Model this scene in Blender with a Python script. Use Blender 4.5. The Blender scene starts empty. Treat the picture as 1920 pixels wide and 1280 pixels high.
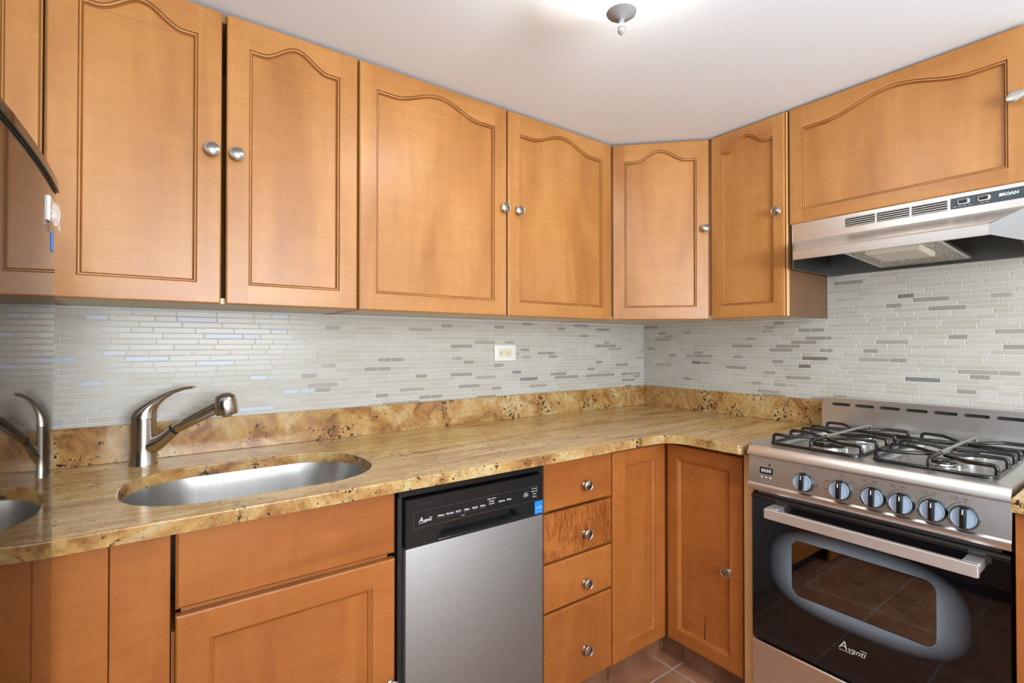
import bpy, bmesh, math, random
from mathutils import Vector, Matrix
S = bpy.context.scene
COL = S.collection
R = math.radians
PI = math.pi
# ------------------------------------------------------------------ camera, world, light
cam = bpy.data.cameras.new('camera'); camo = bpy.data.objects.new('camera', cam); COL.objects.link(camo)
cam.sensor_width = 36.0; cam.lens = 930.34 / 1920 * 36
cam.shift_x = (960 - 977.9) / 1920; cam.shift_y = (636.1 - 640) / 1920
cam.clip_start = 0.02
camo.location = (-2.2066, -1.8195, 1.2464)
camo.rotation_euler = (PI / 2 + 0.0092, 0, -0.6393)
S.camera = camo
S.view_settings.view_transform = 'Standard'; S.view_settings.look = 'None'
S.view_settings.gamma = 1; S.view_settings.exposure = -0.12
S.view_settings.use_curve_mapping = False
W = bpy.data.worlds.new('world'); S.world = W; W.use_nodes = True
W.node_tree.nodes['Background'].inputs[0].default_value = (0.80, 0.90, 1.0, 1)
W.node_tree.nodes['Background'].inputs[1].default_value = 1.5
LAMP_GLOW = 27.0      # emission of the ceiling lamp's glass bowl
CEIL_FILL_POWER = 80.0
WIN_POWER = 50.0      # daylight entering by the window behind the camera
def area(name, loc, rot, sx, sy, power, color):
    l = bpy.data.lights.new(name, 'AREA'); l.shape = 'RECTANGLE'; l.size = sx; l.size_y = sy
    l.energy = power; l.color = color
    o = bpy.data.objects.new(name, l); COL.objects.link(o); o.location = loc; o.rotation_euler = rot
    return o
area('window_daylight', (-1.75, -3.36, 1.52), (R(90), 0, 0), 1.3, 1.0, WIN_POWER, (0.90, 0.955, 1.0))
area('ceiling_fill_light', (-1.75, -3.37, 1.30), (R(90 + 58), 0, 0), 1.3, .5, CEIL_FILL_POWER, (0.90, 0.96, 1.0))   # added fill, tilted up at the window to brighten the ceiling

# ------------------------------------------------------------------ materials
def mat(name):
    m = bpy.data.materials.new(name); m.use_nodes = True
    nt = m.node_tree; b = nt.nodes['Principled BSDF']
    return m, nt, b
def N(nt, typ, **kw):
    n = nt.nodes.new(typ)
    for k, v in kw.items():
        if k in n.inputs: n.inputs[k].default_value = v
        else: setattr(n, k, v)
    return n
def L(nt, a, b): nt.links.new(a, b)
def simple(name, col, rough=.5, metal=0, spec=.5, emit=None, es=0, coat=0, ior=None):
    m, nt, b = mat(name)
    b.inputs['Base Color'].default_value = (*col, 1); b.inputs['Roughness'].default_value = rough
    b.inputs['Metallic'].default_value = metal; b.inputs['Specular IOR Level'].default_value = spec
    b.inputs['Coat Weight'].default_value = coat
    if ior: b.inputs['IOR'].default_value = ior
    if emit:
        b.inputs['Emission Color'].default_value = (*emit, 1); b.inputs['Emission Strength'].default_value = es
    return m
def ramp(nt, stops):
    r = N(nt, 'ShaderNodeValToRGB')
    e = r.color_ramp.elements
    e[0].position, e[0].color = stops[0][0], (*stops[0][1], 1)
    e[1].position, e[1].color = stops[-1][0], (*stops[-1][1], 1)
    for p, c in stops[1:-1]:
        x = e.new(p); x.color = (*c, 1)
    return r
def mixc(nt, fac, a, b, blend='MIX'):
    n = N(nt, 'ShaderNodeMix', data_type='RGBA', blend_type=blend)
    for s, v in ((n.inputs[0], fac), (n.inputs[6], a), (n.inputs[7], b)):
        if hasattr(v, 'links'): L(nt, v, s)
        elif isinstance(v, tuple): s.default_value = (*v, 1)
        else: s.default_value = v
    return n.outputs[2]
def coords(nt, scale, rnd=True):
    tc = N(nt, 'ShaderNodeTexCoord'); mp = N(nt, 'ShaderNodeMapping')
    mp.inputs['Scale'].default_value = scale
    if rnd:
        oi = N(nt, 'ShaderNodeObjectInfo'); v = N(nt, 'ShaderNodeVectorMath', operation='SCALE')
        v.inputs[0].default_value = (7.3, 3.1, 5.7); L(nt, oi.outputs['Random'], v.inputs['Scale'])
        a = N(nt, 'ShaderNodeVectorMath', operation='ADD')
        L(nt, tc.outputs['Object'], a.inputs[0]); L(nt, v.outputs[0], a.inputs[1]); L(nt, a.outputs[0], mp.inputs[0])
    else: L(nt, tc.outputs['Object'], mp.inputs[0])
    return mp.outputs[0]
def wood(name, dark, mid, light, horiz=False, rough=.34, figure=.24, curl=None):
    m, nt, b = mat(name)
    s1 = (1.5, 7, 7) if horiz else (7, 7, 1.5)
    s2 = (2.5, 60, 60) if horiz else (60, 60, 2.5)
    s3 = (24, 5, 5) if horiz else (5, 5, 24)
    n1 = N(nt, 'ShaderNodeTexNoise', Scale=1.0, Detail=5.0, Roughness=.55, Distortion=.5); L(nt, coords(nt, s1), n1.inputs['Vector'])
    n2 = N(nt, 'ShaderNodeTexNoise', Scale=1.0, Detail=3.0, Roughness=.6); L(nt, coords(nt, s2), n2.inputs['Vector'])
    n3 = N(nt, 'ShaderNodeTexNoise', Scale=1.0, Detail=4.0, Roughness=.6, Distortion=1.6); L(nt, coords(nt, s3), n3.inputs['Vector'])
    r1 = ramp(nt, [(.28, dark), (.5, mid), (.75, light)]); L(nt, n1.outputs['Fac'], r1.inputs[0])
    r2 = ramp(nt, [(.3, (.80, .74, .68)), (.6, (1, 1, 1))]); L(nt, n2.outputs['Fac'], r2.inputs[0])
    r3 = ramp(nt, [(.3, (.84, .78, .72)), (.62, (1.04, 1.04, 1.04))]); L(nt, n3.outputs['Fac'], r3.inputs[0])
    c = mixc(nt, .28, r1.outputs[0], r2.outputs[0], 'MULTIPLY')
    c = mixc(nt, figure * 1.6, c, r3.outputs[0], 'MULTIPLY')
    if curl:        # short dark upright flecks of curly grain
        n4 = N(nt, 'ShaderNodeTexNoise', Scale=1.0, Detail=2.0, Roughness=.5, Distortion=.4); L(nt, coords(nt, (130, 130, 28)), n4.inputs['Vector'])
        r4 = ramp(nt, [(.40, (.58, .50, .42)), (.54, (1, 1, 1))]); L(nt, n4.outputs['Fac'], r4.inputs[0]); c = mixc(nt, curl, c, r4.outputs[0], 'MULTIPLY')
    L(nt, c, b.inputs['Base Color'])
    b.inputs['Roughness'].default_value = rough; b.inputs['Specular IOR Level'].default_value = .45
    bp = N(nt, 'ShaderNodeBump', Strength=.04, Distance=.002); L(nt, n2.outputs['Fac'], bp.inputs['Height']); L(nt, bp.outputs[0], b.inputs['Normal'])
    return m
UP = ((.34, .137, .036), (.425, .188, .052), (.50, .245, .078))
LO = ((.29, .086, .017), (.375, .122, .025), (.45, .160, .038))  # deeper orange than the uppers, with floor bounce put into the colour
WUV = wood('honey_maple', *UP); WUH = wood('honey_maple_rail', *UP, horiz=True)
WLV = wood('maple_bounce_tint', *LO, figure=.34); WLH = wood('maple_bounce_tint_rail', *LO, horiz=True, figure=.32)
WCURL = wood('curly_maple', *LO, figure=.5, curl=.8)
WDARK = wood('dark_brown_wood', (.13, .062, .026), (.17, .085, .038), (.21, .11, .052), horiz=True)  # darker brown wood for the cabinet side beside the hood
WEDGE = wood('maple_edge', (.60, .33, .12), (.68, .40, .16), (.74, .46, .2))
def granite(name, streak, speck, deep, stops):
    m, nt, b = mat(name)
    tc = N(nt, 'ShaderNodeTexCoord')
    def noise(scale, vec_scale, detail=6, rough=.6, dist=0.):
        mp = N(nt, 'ShaderNodeMapping'); mp.inputs['Scale'].default_value = vec_scale
        L(nt, tc.outputs['Object'], mp.inputs[0])
        n = N(nt, 'ShaderNodeTexNoise', Scale=scale, Detail=float(detail), Roughness=rough, Distortion=dist)
        L(nt, mp.outputs[0], n.inputs['Vector']); return n.outputs['Fac']
    big = noise(5, streak, 6, .62, .9)
    r = ramp(nt, stops)
    L(nt, big, r.inputs[0])
    c = r.outputs[0]
    fine = noise(60, (min(1, streak[0] * 1.2), 1, 1), 5, .7, .4)
    r2 = ramp(nt, [(.3, (.52, .45, .37)), (.50, (1, 1, 1)), (.75, (1.10, 1.06, 1.0))]); L(nt, fine, r2.inputs[0])
    c = mixc(nt, .75, c, r2.outputs[0], 'MULTIPLY')
    rust = noise(11, streak, 5, .6, .6)
    r3 = ramp(nt, [(.56, (0, 0, 0)), (.70, (1, 1, 1))]); L(nt, rust, r3.inputs[0])
    f = N(nt, 'ShaderNodeMath', operation='MULTIPLY'); L(nt, r3.outputs[0], f.inputs[0]); f.inputs[1].default_value = deep
    c = mixc(nt, f.outputs[0], c, (.40, .17, .05))
    grey = noise(7, streak, 4, .6, .8)
    r4 = ramp(nt, [(.60, (0, 0, 0)), (.76, (1, 1, 1))]); L(nt, grey, r4.inputs[0])
    f2 = N(nt, 'ShaderNodeMath', operation='MULTIPLY'); L(nt, r4.outputs[0], f2.inputs[0]); f2.inputs[1].default_value = .55
    c = mixc(nt, f2.outputs[0], c, (.46, .40, .27))
    # dark mineral flecks gathered in patches
    sp = noise(70, (1, 1.0, 1), 3, .6, .3); pat = noise(9, (1, 1, 1), 3, .5)
    ad = N(nt, 'ShaderNodeMath', operation='MULTIPLY_ADD'); L(nt, pat, ad.inputs[0]); ad.inputs[1].default_value = .55; L(nt, sp, ad.inputs[2])
    r5 = ramp(nt, [(.93 - speck, (0, 0, 0)), (.96 - speck, (1, 1, 1))]); L(nt, ad.outputs[0], r5.inputs[0])
    c = mixc(nt, r5.outputs[0], c, (.025, .017, .012))
    # small brown flecks everywhere
    fl = noise(120, (min(1, streak[0] * 1.5), 1, 1), 2, .5, .3)
    r8 = ramp(nt, [(.62, (0, 0, 0)), (.70, (.6, .6, .6))]); L(nt, fl, r8.inputs[0]); c = mixc(nt, r8.outputs[0], c, (.20, .09, .035))
    # thin dark veins
    vn = noise(4, streak, 5, .55, 1.3)
    ab = N(nt, 'ShaderNodeMath', operation='SUBTRACT'); L(nt, vn, ab.inputs[0]); ab.inputs[1].default_value = .5
    ab2 = N(nt, 'ShaderNodeMath', operation='ABSOLUTE'); L(nt, ab.outputs[0], ab2.inputs[0])
    r6 = ramp(nt, [(.002, (1, 1, 1)), (.008, (0, 0, 0))]); L(nt, ab2.outputs[0], r6.inputs[0])
    f3 = N(nt, 'ShaderNodeMath', operation='MULTIPLY'); r7 = ramp(nt, [(.46, (0, 0, 0)), (.58, (.8, .8, .8))]); L(nt, pat, r7.inputs[0]); L(nt, r6.outputs[0], f3.inputs[0]); L(nt, r7.outputs[0], f3.inputs[1])
    c = mixc(nt, f3.outputs[0], c, (.09, .05, .03))
    L(nt, c, b.inputs['Base Color']); b.inputs['Roughness'].default_value = .19
    b.inputs['Specular IOR Level'].default_value = .5
    return m
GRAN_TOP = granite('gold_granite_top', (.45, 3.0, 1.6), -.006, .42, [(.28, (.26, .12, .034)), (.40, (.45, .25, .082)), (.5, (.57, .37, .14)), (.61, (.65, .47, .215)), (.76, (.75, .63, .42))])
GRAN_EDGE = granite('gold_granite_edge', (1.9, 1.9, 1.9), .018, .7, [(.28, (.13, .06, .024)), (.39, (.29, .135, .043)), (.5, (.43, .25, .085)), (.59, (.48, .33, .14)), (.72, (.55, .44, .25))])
def brushed(name, col, rough, stretch=(1.5, 1.5, 300), bump=.02, var=.06):
    m, nt, b = mat(name)
    n = N(nt, 'ShaderNodeTexNoise', Scale=1.0, Detail=3.0, Roughness=.6); L(nt, coords(nt, stretch), n.inputs['Vector'])
    r = ramp(nt, [(.3, tuple(c * (1 - var) for c in col)), (.7, tuple(c * (1 + var) for c in col))]); L(nt, n.outputs['Fac'], r.inputs[0])
    L(nt, r.outputs[0], b.inputs['Base Color'])
    b.inputs['Metallic'].default_value = 1; b.inputs['Roughness'].default_value = rough
    bp = N(nt, 'ShaderNodeBump', Strength=bump, Distance=.001); L(nt, n.outputs['Fac'], bp.inputs['Height']); L(nt, bp.outputs[0], b.inputs['Normal'])
    return m
STEEL = brushed('brushed_steel', (.74, .72, .69), .32, (2, 2, 200), .01, .03)
STEEL_DW = brushed('satin_steel', (.37, .36, .345), .6, (2, 2, 120), .004, .02)
STEEL_SINK = brushed('sink_steel', (.62, .62, .61), .30, (200, 200, 2))
NICKEL = brushed('brushed_nickel', (.62, .58, .53), .30, (60, 60, 400), .005, .03)
NICKELD = brushed('nickel_face_dark_reflection', (.34, .32, .295), .27, (60, 60, 400), .004, .03)  # knob face darkened, the room's dark reflection put into its colour
ALU = brushed('satin_aluminium', (.90, .87, .84), .48, (2, 2, 100), .004, .02)
FAUCET = brushed('satin_nickel', (.52, .47, .41), .24, (80, 80, 80), .01)
RACKW = simple('rack_wire', (.80, .78, .74), .35, .3)
CHROME = simple('chrome', (.8, .8, .8), .08, 1)
HOOD_IN = simple('hood_galvanised', (.20, .21, .20), .45, 1)
BLACKP = simple('black_plastic', (.012, .013, .013), .22)
BLACKM = simple('matt_black', (.008, .008, .008), .6)
ENAMEL = simple('black_enamel', (.010, .010, .010), .12)
BGLASS = simple('black_glass', (.004, .004, .005), .03, 0, .6)
FRIDGE = simple('fridge_gloss', (.30, .29, .28), .05, 1)
FRIDGE.node_tree.nodes['Principled BSDF'].inputs['Specular Tint'].default_value = (.62, .58, .55, 1)
WHITEP = simple('white_plastic', (.80, .79, .76), .35)
IVORY = simple('ivory_plastic', (.72, .66, .48), .35)
BLUE = simple('blue_sticker', (.01, .22, .80), .4)
BLUEL = simple('pale_blue_print', (.45, .62, .95), .4)
KNOBG = simple('knob_grey_blue', (.33, .41, .52), .38)
WTXT = simple('white_print', (.80, .80, .80), .5)
DTXT = simple('dark_print', (.03, .025, .02), .5)
GTXT = simple('grey_print', (.55, .53, .50), .4)
LED = simple('led_digits', (.7, .7, .68), .5, emit=(.9, .9, .85), es=.08)
CREAM = simple('cream_laminate', (.68, .62, .50), .5)
CEIL = simple('ceiling_paint', (.80, .865, .93), .75, spec=.2)  # white paint tinted blue to offset the warm bounce light
WALLP = simple('wall_paint', (.74, .765, .79), .8, spec=.2)
GROUT = simple('tile_grout', (.62, .585, .515), .7)
TILES = [simple('glass_tile_pale', (.485, .462, .412), .27, spec=.3), simple('glass_tile_warm', (.465, .437, .382), .27, spec=.3), simple('glass_tile_cool', (.505, .487, .446), .27, spec=.3)]
TGREY = simple('stone_tile_grey', (.30, .28, .245), .32)
TGREY2 = simple('stone_tile_taupe', (.35, .325, .285), .3)
def metal_tile():
    m, nt, b = mat('brushed_metal_tile')
    tc = N(nt, 'ShaderNodeTexCoord'); mp = N(nt, 'ShaderNodeMapping'); mp.inputs['Rotation'].default_value = (0, R(38), R(38)); mp.inputs['Scale'].default_value = (60, 60, 900)
    L(nt, tc.outputs['Object'], mp.inputs[0]); n = N(nt, 'ShaderNodeTexNoise', Scale=1.0, Detail=2.0); L(nt, mp.outputs[0], n.inputs['Vector'])
    b.inputs['Base Color'].default_value = (.36, .37, .40, 1); b.inputs['Metallic'].default_value = 1; b.inputs['Roughness'].default_value = .55
    bp = N(nt, 'ShaderNodeBump', Strength=.25, Distance=.001); L(nt, n.outputs['Fac'], bp.inputs['Height']); L(nt, bp.outputs[0], b.inputs['Normal'])
    return m
TMETAL = metal_tile()
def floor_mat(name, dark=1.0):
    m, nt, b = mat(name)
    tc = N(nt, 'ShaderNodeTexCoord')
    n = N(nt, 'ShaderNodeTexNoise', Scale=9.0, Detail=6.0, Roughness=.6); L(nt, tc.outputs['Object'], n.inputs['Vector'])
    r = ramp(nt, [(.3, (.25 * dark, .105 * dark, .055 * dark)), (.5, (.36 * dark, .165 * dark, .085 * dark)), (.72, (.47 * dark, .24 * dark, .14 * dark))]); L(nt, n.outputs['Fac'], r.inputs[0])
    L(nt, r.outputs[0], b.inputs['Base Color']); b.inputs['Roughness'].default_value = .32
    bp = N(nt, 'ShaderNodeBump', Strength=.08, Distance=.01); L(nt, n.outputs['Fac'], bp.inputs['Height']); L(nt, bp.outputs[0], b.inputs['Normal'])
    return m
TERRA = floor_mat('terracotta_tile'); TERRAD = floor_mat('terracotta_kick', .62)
FGROUT = simple('floor_grout', (.40, .345, .285), .8)
def glow_mat():
    m, nt, b = mat('alabaster_glass')
    tc = N(nt, 'ShaderNodeTexCoord'); n = N(nt, 'ShaderNodeTexNoise', Scale=9.0, Detail=4.0, Distortion=1.5); L(nt, tc.outputs['Object'], n.inputs['Vector'])
    r = ramp(nt, [(.3, (1, .94, .84)), (.62, (1, .99, .975))]); L(nt, n.outputs['Fac'], r.inputs[0])
    b.inputs['Base Color'].default_value = (.8, .77, .7, 1); b.inputs['Roughness'].default_value = .3
    L(nt, r.outputs[0], b.inputs['Emission Color']); b.inputs['Emission Strength'].default_value = LAMP_GLOW
    return m
ALAB = glow_mat()
def glass_mat(name, tint, rough=.0, ior=1.45):
    m, nt, b = mat(name)
    b.inputs['Base Color'].default_value = (*tint, 1); b.inputs['Transmission Weight'].default_value = 1
    b.inputs['Roughness'].default_value = rough; b.inputs['IOR'].default_value = ior
    return m
def window_glass(name, tint, ior=1.6):
    m, nt, b = mat(name)
    nt.nodes.remove(b); out = [n for n in nt.nodes if n.type == 'OUTPUT_MATERIAL'][0]
    t = N(nt, 'ShaderNodeBsdfTransparent', Color=(*tint, 1)); g = N(nt, 'ShaderNodeBsdfGlossy', Roughness=.02)
    fr = N(nt, 'ShaderNodeFresnel', IOR=ior); mx = N(nt, 'ShaderNodeMixShader')
    L(nt, fr.outputs[0], mx.inputs[0]); L(nt, t.outputs[0], mx.inputs[1]); L(nt, g.outputs[0], mx.inputs[2]); L(nt, mx.outputs[0], out.inputs[0])
    return m
OVGLASS = window_glass('oven_window_glass', (.88, .80, .72), 2.7)
CLEAR = window_glass('clear_glass', (.96, .97, .97))
FILM = simple('clear_film', (.85, .85, .85), .12)
FILM.node_tree.nodes['Principled BSDF'].inputs['Alpha'].default_value = .42
def frit_mat():
    # halftone printed border of the oven window: grey beside the window, fading out into the black glass
    m, nt, b = mat('oven_frit')
    tc = N(nt, 'ShaderNodeTexCoord'); sp = N(nt, 'ShaderNodeSeparateXYZ'); L(nt, tc.outputs['Object'], sp.inputs[0])
    def M(op, a, c=None):
        n = N(nt, 'ShaderNodeMath', operation=op)
        for i, v in enumerate((a, c)):
            if v is None: continue
            if hasattr(v, 'links'): L(nt, v, n.inputs[i])
            else: n.inputs[i].default_value = v
        return n.outputs[0]
    u = M('ABSOLUTE', M('DIVIDE', M('SUBTRACT', sp.outputs['X'], .301), .246)); w = M('ABSOLUTE', M('DIVIDE', M('SUBTRACT', sp.outputs['Z'], .571), .130))
    d = M('POWER', M('ADD', M('POWER', u, 2.9), M('POWER', w, 2.9)), 1 / 2.9)
    r = ramp(nt, [(.72, (.15, .18, .21)), (.84, (.075, .09, .105)), (.98, (.004, .004, .005))]); L(nt, d, r.inputs[0])
    L(nt, r.outputs[0], b.inputs['Base Color']); b.inputs['Roughness'].default_value = .05
    return m
FRIT = frit_mat()
def mesh_mat():
    m, nt, b = mat('filter_mesh')
    tc = N(nt, 'ShaderNodeTexCoord'); v = N(nt, 'ShaderNodeTexVoronoi', Scale=120.0); L(nt, tc.outputs['Object'], v.inputs['Vector'])
    r = ramp(nt, [(.15, (.06, .055, .045)), (.55, (.62, .58, .50))]); L(nt, v.outputs['Distance'], r.inputs[0])
    L(nt, r.outputs[0], b.inputs['Base Color']); b.inputs['Metallic'].default_value = .8; b.inputs['Roughness'].default_value = .4
    bp = N(nt, 'ShaderNodeBump', Strength=.6, Distance=.002); L(nt, v.outputs['Distance'], bp.inputs['Height']); L(nt, bp.outputs[0], b.inputs['Normal'])
    return m
FMESH = mesh_mat()
HOODS = brushed('hood_side_dimmed_steel', (.42, .41, .39), .36, (2, 2, 100), .004, .02)  # darker copy of the steel, offsets window light on the hood sides

# ------------------------------------------------------------------ mesh builder
class MB:
    def __init__(s): s.bm = bmesh.new(); s.mats = []
    def mi(s, m):
        if m not in s.mats: s.mats.append(m)
        return s.mats.index(m)
    def face(s, pts, m):
        vs = [s.bm.verts.new(p) for p in pts]
        try: f = s.bm.faces.new(vs)
        except ValueError: return None
        f.material_index = s.mi(m); return f
    def box(s, x0, x1, y0, y1, z0, z1, m, bev=0., seg=1):
        x0, x1 = sorted((x0, x1)); y0, y1 = sorted((y0, y1)); z0, z1 = sorted((z0, z1))
        r = bmesh.ops.create_cube(s.bm, size=1, matrix=Matrix.Translation(((x0 + x1) / 2, (y0 + y1) / 2, (z0 + z1) / 2)) @ Matrix.Diagonal((x1 - x0, y1 - y0, z1 - z0, 1)))
        vs = r['verts']; fs = set(f for v in vs for f in v.link_faces); i = s.mi(m)
        for f in fs: f.material_index = i
        if bev > 0:
            es = list(set(e for v in vs for e in v.link_edges))
            bmesh.ops.bevel(s.bm, geom=es, offset=bev, segments=seg, affect='EDGES', profile=.5, material=-1)
    def rings(s, rings, m, cap0=True, cap1=True, closed=True):
        i = s.mi(m); vv = [[s.bm.verts.new(p) for p in r] for r in rings]; n = len(rings[0])
        for a, b in zip(vv[:-1], vv[1:]):
            for k in range(n if closed else n - 1):
                q = [a[k], a[(k + 1) % n], b[(k + 1) % n], b[k]]
                try: f = s.bm.faces.new(q); f.material_index = i
                except ValueError: pass
        for c, r, rev in ((cap0, vv[0], True), (cap1, vv[-1], False)):
            if c:
                try: f = s.bm.faces.new(list(reversed(r)) if rev else r); f.material_index = i
                except ValueError: pass
    def lathe(s, prof, m, origin=(0, 0, 0), axis=(0, 0, 1), n=32, cap0=True, cap1=True):
        ax = Vector(axis).normalized(); u = ax.orthogonal().normalized(); v = ax.cross(u); o = Vector(origin)
        rs = [[o + ax * h + (u * math.cos(2 * PI * k / n) + v * math.sin(2 * PI * k / n)) * max(r, 1e-5) for k in range(n)] for r, h in prof]
        s.rings(rs, m, cap0, cap1)
    def tube(s, pts, r, m, n=10, cap=True):
        pts = [Vector(p) for p in pts]; rs = []
        t = (pts[1] - pts[0]).normalized(); u = t.orthogonal().normalized()
        for i, p in enumerate(pts):
            a = pts[max(i - 1, 0)]; b = pts[min(i + 1, len(pts) - 1)]; t = (b - a).normalized()
            u = (u - t * u.dot(t)).normalized(); v = t.cross(u); rr = r[i] if isinstance(r, (list, tuple)) else r
            rs.append([p + (u * math.cos(2 * PI * k / n) + v * math.sin(2 * PI * k / n)) * rr for k in range(n)])
        s.rings(rs, m, cap, cap)
    def loft(s, secs, m, n=20):
        # secs: (centre, u-vector, v-vector) ellipses
        rs = []
        for c, u, v in secs:
            c, u, v = Vector(c), Vector(u), Vector(v)
            rs.append([c + u * math.cos(2 * PI * k / n) + v * math.sin(2 * PI * k / n) for k in range(n)])
        s.rings(rs, m)
    def fill(s, outer, holes, m, flip=False, want=None):
        es = []; nv = []
        for lp in [outer] + list(holes):
            vs = [s.bm.verts.new(p) for p in lp]; nv += vs
            for k in range(len(vs)): es.append(s.bm.edges.new((vs[k], vs[(k + 1) % len(vs)])))
        r = bmesh.ops.triangle_fill(s.bm, use_beauty=True, use_dissolve=False, edges=es)
        i = s.mi(m); fs = [g for g in r['geom'] if isinstance(g, bmesh.types.BMFace)]
        for f in fs:
            f.material_index = i
            if want is not None:
                f.normal_update()
                if f.normal.dot(Vector(want)) < 0: f.normal_flip()
        return fs
    def text(s, txt, size, m, mtx, shear=0., align='CENTER', spacing=1.0, extr=0.0, bold=0.0):
        cu = bpy.data.curves.new('t', 'FONT'); cu.body = txt; cu.size = size; cu.shear = shear; cu.align_x = align; cu.align_y = 'CENTER'
        cu.space_character = spacing; cu.extrude = extr; cu.resolution_u = 3; cu.offset = bold
        o = bpy.data.objects.new('t', cu); COL.objects.link(o)
        dg = bpy.context.evaluated_depsgraph_get(); dg.update(); me = bpy.data.meshes.new_from_object(o.evaluated_get(dg))
        i = s.mi(m); vs = [s.bm.verts.new(mtx @ v.co) for v in me.vertices]
        for p in me.polygons:
            try: f = s.bm.faces.new([vs[k] for k in p.vertices]); f.material_index = i
            except ValueError: pass
        bpy.data.objects.remove(o); bpy.data.curves.remove(cu); bpy.data.meshes.remove(me)
    def build(s, name, parent=None, smooth=40, weld=True, recalc=True):
        if weld: bmesh.ops.remove_doubles(s.bm, verts=s.bm.verts, dist=1e-6)
        if recalc: bmesh.ops.recalc_face_normals(s.bm, faces=s.bm.faces)
        me = bpy.data.meshes.new(name)
        if smooth:
            for f in s.bm.faces: f.smooth = True
            for e in s.bm.edges:
                e.smooth = len(e.link_faces) == 2 and e.calc_face_angle(0) < R(smooth)
        s.bm.to_mesh(me); s.bm.free()
        for m in s.mats: me.materials.append(m)
        o = bpy.data.objects.new(name, me); COL.objects.link(o)
        if parent: o.parent = parent
        return o
FR = Matrix.Rotation(R(90), 4, 'X')     # text plane -> faces local -Y
def onf(x, y, z, rx=0): return Matrix.Translation((x, y, z)) @ Matrix.Rotation(rx, 4, 'X') @ FR
def thing(name, label, cat, loc=(0, 0, 0), rz=0, group=None):
    o = bpy.data.objects.new(name, None); o.empty_display_size = .05; COL.objects.link(o); o.location = loc; o.rotation_euler = (0, 0, rz)
    o['label'] = label; o['category'] = cat
    if group: o['group'] = group
    return o
def tag(o, label, cat, group=None):
    o['label'] = label; o['category'] = cat
    if group: o['group'] = group
    return o
def struct(o, label=None, cat=None):
    o['kind'] = 'structure'
    if label: o['label'] = label
    if cat: o['category'] = cat
    return o
def rrect(x0, x1, z0, z1, r, n=6):
    p = []
    for cx, cz, a0 in ((x1 - r, z0 + r, -90), (x1 - r, z1 - r, 0), (x0 + r, z1 - r, 90), (x0 + r, z0 + r, 180)):
        for k in range(n + 1):
            a = R(a0 + 90 * k / n); p.append((cx + r * math.cos(a), cz + r * math.sin(a)))
    return p
def inset(poly, d):
    # inset a counter-clockwise polygon of (x, z) by d
    n = len(poly); out = []
    for i in range(n):
        a = Vector(poly[i - 1]); b = Vector(poly[i]); c = Vector(poly[(i + 1) % n])
        e1 = (b - a).normalized(); e2 = (c - b).normalized()
        n1 = Vector((-e1.y, e1.x)); n2 = Vector((-e2.y, e2.x)); k = 1 + n1.dot(n2)
        m = (n1 + n2) / max(k, .3)
        out.append(tuple(b + m * d))
    return out

# ------------------------------------------------------------------ the room
ZC = 2.116
XL = -3.15; YF = -3.42
b = MB()                       # floor: terracotta tiles with grout, grid aligned to the photo's joints
P0 = .305; G = .007
b.box(XL, 0, YF, 0, -.05, -.0015, FGROUT)
def tile_range(o, lo, hi):
    k0 = math.floor((lo - o) / P0); r = []
    while o + k0 * P0 < hi:
        a = max(o + k0 * P0 + G / 2, lo); c = min(o + (k0 + 1) * P0 - G / 2, hi)
        if c > a: r.append((a, c))
        k0 += 1
    return r
for (a, c) in tile_range(-.597, XL, 0):
    for (d, e) in tile_range(-.628, YF, 0): b.box(a, c, d, e, -.008, .0, TERRA, .0012)
struct(b.build('floor'), 'terracotta tile floor with pale grout', 'floor')
b = MB(); b.box(XL - .1, .1, YF - .1, .1, ZC, ZC + .1, CEIL); struct(b.build('ceiling'), 'white painted ceiling', 'ceiling')
b = MB(); b.box(XL - .1, .1, 0, .1, -.05, ZC, WALLP); struct(b.build('wall_back'))
b = MB(); b.box(0, .1, YF - .1, 0, -.05, ZC, WALLP); struct(b.build('wall_right'))
b = MB(); b.box(XL - .1, XL, YF - .1, 0, -.05, ZC, WALLP); struct(b.build('wall_left'))
b = MB(); WX0, WX1, WZ0, WZ1 = -2.45, -1.05, 1.0, 2.04   # wall behind the camera, with a window
b.box(XL, WX0, YF - .1, YF, -.05, ZC, WALLP); b.box(WX1, 0, YF - .1, YF, -.05, ZC, WALLP)
b.box(WX0, WX1, YF - .1, YF, -.05, WZ0, WALLP); b.box(WX0, WX1, YF - .1, YF, WZ1, ZC, WALLP)
struct(b.build('wall_front'))
w = bpy.data.objects.new('window_1', None); COL.objects.link(w); w.location = ((WX0 + WX1) / 2, YF - .05, WZ0); struct(w, 'window in the wall behind the camera', 'window')
b = MB(); hw = (WX1 - WX0) / 2
for a in ((-hw, -hw + .05), (hw - .05, hw), (-.025, .025)): b.box(*a, -.03, .03, 0, WZ1 - WZ0, WHITEP)
b.box(-hw, hw, -.03, .03, 0, .05, WHITEP); b.box(-hw, hw, -.03, .03, WZ1 - WZ0 - .05, WZ1 - WZ0, WHITEP)
b.build('window_frame', w)
b = MB(); b.box(-hw + .05, hw - .05, -.004, .004, .05, WZ1 - WZ0 - .05, CLEAR); b.build('window_pane', w)

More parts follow.
